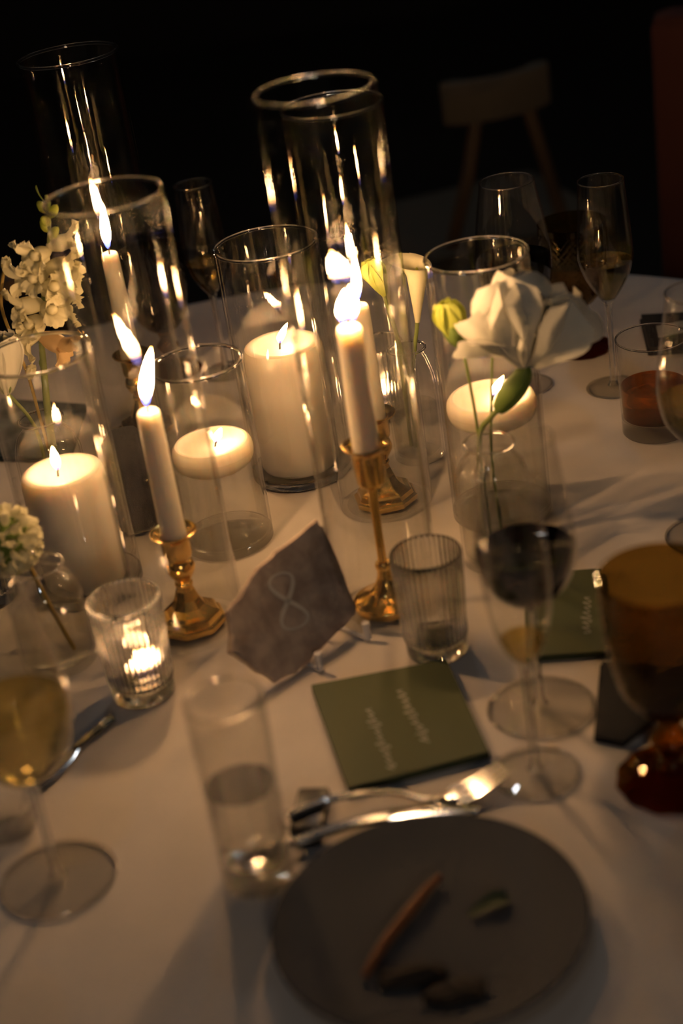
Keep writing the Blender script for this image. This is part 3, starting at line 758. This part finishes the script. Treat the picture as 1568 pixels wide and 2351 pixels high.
for i, xx in enumerate((.034, .090)):
    q = ev(xx, -.006, 0)
    fx = Vector(ev(xx, -.010, 0)); bx = Vector(ev(xx, .050, 0))
    sweep('peg', [gpt(fx), gpt(fx, .004), gpt(fx, .012), gpt(fx, .016)], .0034, 'white_metal', e, seg=12)
    sweep('leg', [gpt(fx), gpt(fx.lerp(bx, .5)), gpt(bx)], .0022, 'white_metal', e, seg=10)
a_, c_ = Vector(ev(.034, .050, 0)), Vector(ev(.090, .050, 0))
sweep('cross_bar', [gpt(a_), gpt(c_)], .0022, 'white_metal', e, seg=10)
m_ = a_.lerp(c_, .5); tp = Vector(ev(.062, .013, .060))
sweep('prop', [gpt(m_), (gpt(m_)+tp)/2, tp], .0022, 'white_metal', e, seg=10)

# ------------------------------------------------------------------ cards, napkins, cutlery, plate
def slab(name, P, z0, z1, mats, parent):
    n = len(P); vs = [(x, y, z0) for x, y in P]+[(x, y, z1) for x, y in P]
    fs = [tuple(range(n))[::-1], tuple(range(n, 2*n))]+[(i, (i+1) % n, n+(i+1) % n, n+i) for i in range(n)]
    return mesh(name, vs, fs, mats, parent, smooth=False)
def script_line(name, parent, o_, d_, length, size, seed, z):
    """one row of looping cursive as a flat ribbon of ink"""
    r_ = random.Random(seed); d_ = Vector((d_[0], d_[1])).normalized(); u_ = Vector((-d_.y, d_.x)); pts = []
    n = int(length/size*14); amp = 1.
    for k in range(n+1):
        t_ = k/n; ph = t_*length/size*5.2
        if k % 12 == 0: amp = r_.choice((.55, .6, .7, 1.5, 1.0))
        pts.append(Vector(o_)+d_*(t_*length+size*.28*math.sin(ph+1.2))+u_*(size*.5*amp*math.cos(ph)))
    vs, fs = [], []
    for k, p in enumerate(pts):
        tn = (pts[min(k+1, n)]-pts[max(k-1, 0)]); tn = tn.normalized() if tn.length else d_
        nn = Vector((-tn.y, tn.x))*(.00042+.00022*abs(tn.dot(u_)))
        vs += [(p.x+nn.x, p.y+nn.y, z), (p.x-nn.x, p.y-nn.y, z)]
    fs = [(2*k, 2*k+1, 2*k+3, 2*k+2) for k in range(n)]
    return mesh(name, vs, fs, 'white_ink', parent)
def card(label, P, lines, th=.0068):
    cxm = sum(p[0] for p in P)/4; cym = sum(p[1] for p in P)/4
    t = thing('green_card', label, 'card', W(cxm, cym, .0004), 0, 'olive green place cards')
    Q = [(x-cxm, y-cym) for x, y in P]
    slab('backing', Q, 0, th-.0012, 'card_edge', t)
    slab('cover', [(x*.997, y*.997) for x, y in Q], th-.0011, th, 'green_card', t)
    for i, (o_, d_, L, s_) in enumerate(lines):
        script_line('lettering', t, (o_[0]-cxm, o_[1]-cym), d_, L, s_, i+3, th+.00015)
card('olive green card with two lines of white script below the stone', [(-.0460, 1.1340), (-.0265, .9900), (.0820, 1.0080), (.0665, 1.1410)],
     [((.0235, 1.108), (.025, -.145), .078, .0065), ((-.0030, 1.088), (.020, -.150), .085, .0065)])
card('olive green card partly behind the front amber goblet', [(.130, 1.1280), (.1965, 1.1180), (.2170, 1.2480), (.150, 1.2580)],
     [((.196, 1.2050), (-.19, -.9), .060, .0065)], .0062)
def folded(name, label, P, th, mat, group='folded napkins', layers=2, cat='napkin'):
    cxm = sum(p[0] for p in P)/len(P); cym = sum(p[1] for p in P)/len(P)
    t = thing(name, label, cat, W(cxm, cym, .0004), 0, group)
    for i in range(layers):
        f = 1-.012*i; z = th*i/layers
        Q = [((x-cxm)*f+.0012*i, (y-cym)*f-.0008*i) for x, y in P]
        g = box_geo(-.5, .5, -.5, .5, 0, 1, 0)
        vs, fs = [], []
        k = 10
        for zz in (z+.0002, z+th/layers-.0002):
            for b_ in range(k+1):
                for a_ in range(k+1):
                    u, v = a_/k, b_/k
                    x = (Q[0][0]*(1-u)+Q[1][0]*u)*(1-v)+(Q[3][0]*(1-u)+Q[2][0]*u)*v
                    y = (Q[0][1]*(1-u)+Q[1][1]*u)*(1-v)+(Q[3][1]*(1-u)+Q[2][1]*u)*v
                    e_ = min(u, v, 1-u, 1-v)
                    top = zz-(.0012*max(0, 1-e_*10) if zz > z+.001 else 0)
                    vs.append((x, y, top))
        n1 = (k+1)**2
        for b_ in range(k):
            for a_ in range(k):
                i0 = b_*(k+1)+a_
                fs.append((i0, i0+k+1, i0+k+2, i0+1)); fs.append((n1+i0, n1+i0+1, n1+i0+k+2, n1+i0+k+1))
        edge = [a_ for a_ in range(k+1)]+[b_*(k+1)+k for b_ in range(1, k+1)]+[k*(k+1)+a_ for a_ in range(k-1, -1, -1)]+[b_*(k+1) for b_ in range(k-1, 0, -1)]
        for a_, c_ in zip(edge, edge[1:]+edge[:1]): fs.append((a_, c_, n1+c_, n1+a_))
        mesh('fold', vs, fs, mat, t)
    return t
folded('folded_napkin', 'black folded napkin beside the front amber goblet foot', [(.1605, 1.0080), (.1800, .9950), (.2680, 1.0700), (.1860, 1.1050)], .008, 'black_cloth')
folded('folded_napkin', 'dark teal leaf-print napkin behind the snapdragon vase', [(-.40, 1.70), (-.285, 1.655), (-.275, 1.800), (-.385, 1.860)], .007, 'teal_print')
folded('folded_napkin', 'black folded napkin at the far right behind the whiskey tumbler', [(.366, 1.700), (.450, 1.680), (.470, 1.775), (.380, 1.800)], .012, 'black_cloth')
o = slab('white_card', [(-.035, -.02), (.035, -.012), (.03, .02), (-.03, .012)], 0, .0008, 'white_ink', None)
o.location = W(.418, 1.738, .0130); tag(o, 'small white card on the black napkin at the far right', 'card')
# dark fabric pouch behind the left pillar
t = thing('fabric_pouch', 'dark navy ribbed fabric pouch between the left pillar and short cylinder', 'pouch', W(-.201, 1.500, .0004), .15)
bm = bmesh.new(); bmesh.ops.create_cube(bm, size=1)
bmesh.ops.subdivide_edges(bm, edges=bm.edges[:], cuts=9, use_grid_fill=True)
vs = []
for v in bm.verts:
    x, y, z = v.co*2
    s_ = (1-.25*(abs(y)**4))*(1-.35*max(0, z)**3)
    f = 1/((abs(x)**5+abs(y)**5+abs(z)**5)**.2)
    x, y, z = x*f, y*f, z*f
    v.co = (x*.030*s_+.0008*math.sin(z*60), y*.056, (z+1)*.042+.004*math.sin(3*y+1)*max(0, z))
bm.verts.index_update(); g = ([v.co.copy() for v in bm.verts], [tuple(v.index for v in f.verts) for f in bm.faces]); bm.free()
mesh('pouch_body', *g, 'navy_cloth', t, sharp=None)
sweep('strap', curve3([(.016, -.050, .004), (.018, -.075, .0022), (.022, -.095, .0022), (.030, -.105, .0022)]), .0016, 'black_cloth', t, seg=8)

# cutlery
def strip_geo(path, half, th, z0=None):
    """flat tapered bar along a 3-D path; half-widths in the table plane"""
    vs, fs = [], []; P = [Vector(p) for p in path]
    for i, p in enumerate(P):
        d = P[min(i+1, len(P)-1)]-P[max(i-1, 0)]; n_ = Vector((-d.y, d.x, 0)).normalized(); h = half[i]
        for s_, zz in ((-1, 0), (-.62, .5), (.62, .5), (1, 0), (.62, -.5), (-.62, -.5)):
            vs.append(p+n_*(h*s_)+Vector((0, 0, zz*th)))
    m = 6
    for i in range(len(P)-1):
        for k in range(m): k2 = (k+1) % m; fs.append((i*m+k, i*m+k2, (i+1)*m+k2, (i+1)*m+k))
    fs.append(tuple(range(m))); fs.append(tuple((len(P)-1)*m+k for k in range(m))[::-1])
    return vs, fs
rest = thing('cutlery_rest', 'small black ceramic rest under the cutlery handles', 'cutlery rest', W(-.056, .970, .0004), -.2)
mesh('rest_block', *box_geo(-.012, .012, -.024, .024, 0, .010, .003), 'black_ceramic', rest)
fk = thing('fork', 'silver dinner fork with tines pointing right, below the green card', 'fork', W(-.0700, .9650, .0004))
def fr(p): return Vector((p[0]+.0700, p[1]-.9700, p[2]))
HP = curve3([fr(p) for p in [(-.0720, .9660, .0125), (-.0350, .9770, .0128), (.0050, .9800, .0080), (.0250, .9700, .0055), (.0360, .9662, .0060)]], 6)
n = len(HP); mesh('handle', *strip_geo(HP, [.0055-.0032*min(1, i/(n*.6)) for i in range(n)], .0030), 'steel', fk)
ND = curve3([fr(p) for p in [(.0350, .9660, .0060), (.0430, .9655, .0062), (.0500, .9670, .0058)]], 5)
n = len(ND); mesh('neck', *strip_geo(ND, [.0028+.0088*(i/(n-1))**1.2 for i in range(n)], .0026), 'steel', fk)
for k in range(4):
    s_ = -.0088+.00587*k
    TP = curve3([fr(p) for p in [(.0485-s_*.3, .9665+s_, .0058), (.0630-s_*.3, .9710+s_, .0064), (.0770-s_*.3, .9770+s_*.95, .0090), (.0880-s_*.3, .9820+s_*.9, .0120)]], 4)
    n = len(TP); mesh('tine', *strip_geo(TP, [.0021-.0009*(i/(n-1)) for i in range(n)], .0022), 'steel', fk)
kn = thing('table_knife', 'silver table knife lying below the fork, blade to the right', 'knife', W(-.0660, .9385, .0004))
def kr(p): return Vector((p[0]+.0660, p[1]-.9430, p[2]))
HP = curve3([kr(p) for p in [(-.0680, .9400, .0080), (-.0300, .9490, .0080), (.0000, .9530, .0060)]], 6)
n = len(HP); mesh('handle', *strip_geo(HP, [.0048 if i > 1 else .0040 for i in range(n)], .0050), 'steel', kn)
BP = curve3([kr(p) for p in [(-.0010, .9530, .0060), (.0250, .9545, .0050), (.0480, .9520, .0045), (.0640, .9480, .0042)]], 6)
n = len(BP); mesh('blade', *strip_geo(BP, [.0055+.0048*math.sin(PI*min(1, .1+i/(n-1))) for i in range(n)], .0016), 'steel', kn)
bk_ = thing('butter_knife', 'small dark metal butter knife at the left, below the lit votive', 'knife', W(-.2630, 1.0580, .0004))
def br(p): return Vector((p[0]+.2630, p[1]-1.0580, p[2]))
HP = curve3([br(p) for p in [(-.2650, 1.0550, .0035), (-.2500, 1.0800, .0040), (-.2380, 1.0990, .0040)]], 6)
n = len(HP); mesh('blade', *strip_geo(HP, [.0045+.0030*math.sin(PI*i/(n-1)) for i in range(n)], .0016), 'steel', bk_)
HP = curve3([br(p) for p in [(-.2385, 1.0985, .0040), (-.2250, 1.1150, .0045), (-.2110, 1.1320, .0050)]], 6)
n = len(HP); mesh('handle', *strip_geo(HP, [.0030+.0024*(i/(n-1)) for i in range(n)], .0050), 'steel', bk_)

# plate with leftovers
px, py = .016, .830
o = lathe('salad_plate', [(0, .0035), (.055, .0035), (.058, 0), (.062, 0), (.064, .0035), (.080, .0065), (.1000, .0125), (.1038, .0142), (.1040, .0156), (.1026, .0162), (.0990, .0150), (.080, .0100), (.066, .0072), (.055, .0066), (0, .0064)], 'ceramic', None, W(px, py, .0004), seg=96)
tag(o, 'round grey ceramic plate with leftovers at the bottom edge', 'plate')
def P2(p): return W(*p)
bs = W(-.030, .790, .0115)
t = thing('breadstick', 'thin dark-baked breadstick lying across the plate', 'food', bs)
sweep('crust', curve3([(0, 0, 0), (.014, .024, .0006), (.031, .047, .0012), (.0480, .0690, .0016), (.058, .080, .0014)], 5), [.0022+.0014*math.sin(PI*i/20) for i in range(21)], 'crust', t, seg=10)
def scrap(name, label, loc, s, mat, seed, cat='food'):
    r_ = random.Random(seed); bm = bmesh.new(); bmesh.ops.create_icosphere(bm, subdivisions=3, radius=1)
    k = [r_.uniform(3, 6) for _ in range(6)]
    for v in bm.verts:
        p = v.co.copy(); f = 1+.22*math.sin(k[0]*p.x+k[3])*math.sin(k[1]*p.y+k[4])+.15*math.sin(k[2]*p.z*2+k[5])
        v.co = (p.x*s[0]*f, p.y*s[1]*f, max(p.z*s[2]*f, -s[2]*.6))
    g = ([v.co.copy() for v in bm.verts], [tuple(v.index for v in f.verts) for f in bm.faces]) if not bm.verts.index_update() else None; bm.free()
    o = mesh(name, *g, mat, None, loc, sharp=None); return tag(o, label, cat, 'leftovers on the plate')
scrap('food_scrap', 'dark brown food scrap at the middle of the plate', W(.000, .785, .0100), (.021, .008, .004), 'scrap', 1)
scrap('food_scrap', 'dark food scrap nearest the bottom edge of the plate', W(.024, .762, .0125), (.019, .009, .0045), 'scrap', 2)
o = mesh('herb_leaf', *xf(petal_geo(.030, .014, 1.25, 1.75, .25, .05, 6, 8, .3, .15, 4), Matrix.Rotation(-1.2, 4, 'Z')), 'herb', None, W(.042, .832, .0085), sharp=None)
tag(o, 'dull green herb leaf on the plate beyond the breadstick', 'food', 'leftovers on the plate')

# ------------------------------------------------------------------ chairs in the dark
def chair(label, x, y, rz):
    """wooden wishbone chair: curved top rail, Y splat, woven seat; faces local -y"""
    t = thing('wooden_chair', label, 'chair', (x, y, 0), rz, 'wooden wishbone chairs')
    ring_ = [(.27*math.cos(a), .05+.22*math.sin(a), .70+.05*math.sin(a)) for a in [PI*(-.05+1.1*k/24) for k in range(25)]]
    sweep('top_rail', ring_, [.014+.006*math.sin(PI*k/24) for k in range(25)], 'wood', t, seg=12)
    for s_ in (-1, 1):
        sweep('leg', curve3([(s_*.235, -.20, 0), (s_*.24, -.20, .25), (s_*.24, -.20, .44)]), .016, 'wood', t, seg=12)
        sweep('leg', curve3([(s_*.19, .22, 0), (s_*.20, .20, .43), (s_*.235, .14, .60), (s_*.255, .12, .70)]), .015, 'wood', t, seg=12)
        sweep('seat_rail', [(s_*.24, -.20, .43), (s_*.20, .20, .43)], .013, 'wood', t, seg=10)
    sweep('splat', curve3([(0, .20, .43), (0, .235, .56), (0, .245, .60)]), [.010]*17, 'wood', t, seg=10)
    for s_ in (-1, 1): sweep('splat_arm', curve3([(0, .244, .59), (s_*.035, .258, .66), (s_*.085, .258, .735)]), .009, 'wood', t, seg=10)
    mesh('seat', *box_geo(-.225, .225, -.21, .20, .425, .45, .012), 'woven', t)
chair('wooden chair at the back left, beyond the table edge', -.64, 2.50, PI+.3)
t = thing('back_rest_chair', 'pale chair with small curved backrest standing in the dark behind the glasses', 'chair', (.36, 3.22, 0), .25)
arc = [(.085*math.sin(a)*1.1, -.20+.05*(1-math.cos(a)), .0) for a in [-1.2+2.4*k/12 for k in range(13)]]
g = merge(*[xf(box_geo(-.02, .02, -.010, .010, .685, .765, .008), Matrix.Translation(p)) for p in arc]); mesh('backrest', *g, 'woven', t)
for sx in (-.05, .05): sweep('back_post', curve3([(sx*2.4, -.16, .44), (sx*1.6, -.185, .58), (sx, -.190, .70)]), .013, 'wood', t, seg=12)
mesh('seat', *box_geo(-.21, .21, -.20, .20, .41, .45, .015), 'woven', t)
for sx in (-1, 1):
    for yy in (-.17, .17): sweep('leg', [(sx*.20, yy*1.1, 0), (sx*.19, yy, .2), (sx*.18, yy, .42)], .015, 'wood', t, seg=12)
t = thing('upholstered_chair', 'rust upholstered chair back at the far right edge', 'chair', (.80, 2.46, 0), -.45)
mesh('backrest', *box_geo(-.24, .24, -.03, .04, .46, .94, .03), 'velvet', t)
mesh('seat', *box_geo(-.25, .25, -.47, .0, .40, .48, .03), 'velvet', t)
for sx in (-1, 1):
    for yy in (-.42, .0): sweep('leg', [(sx*.21, yy, .0), (sx*.21, yy, .2), (sx*.21, yy, .41)], .018, 'wood', t, seg=12)
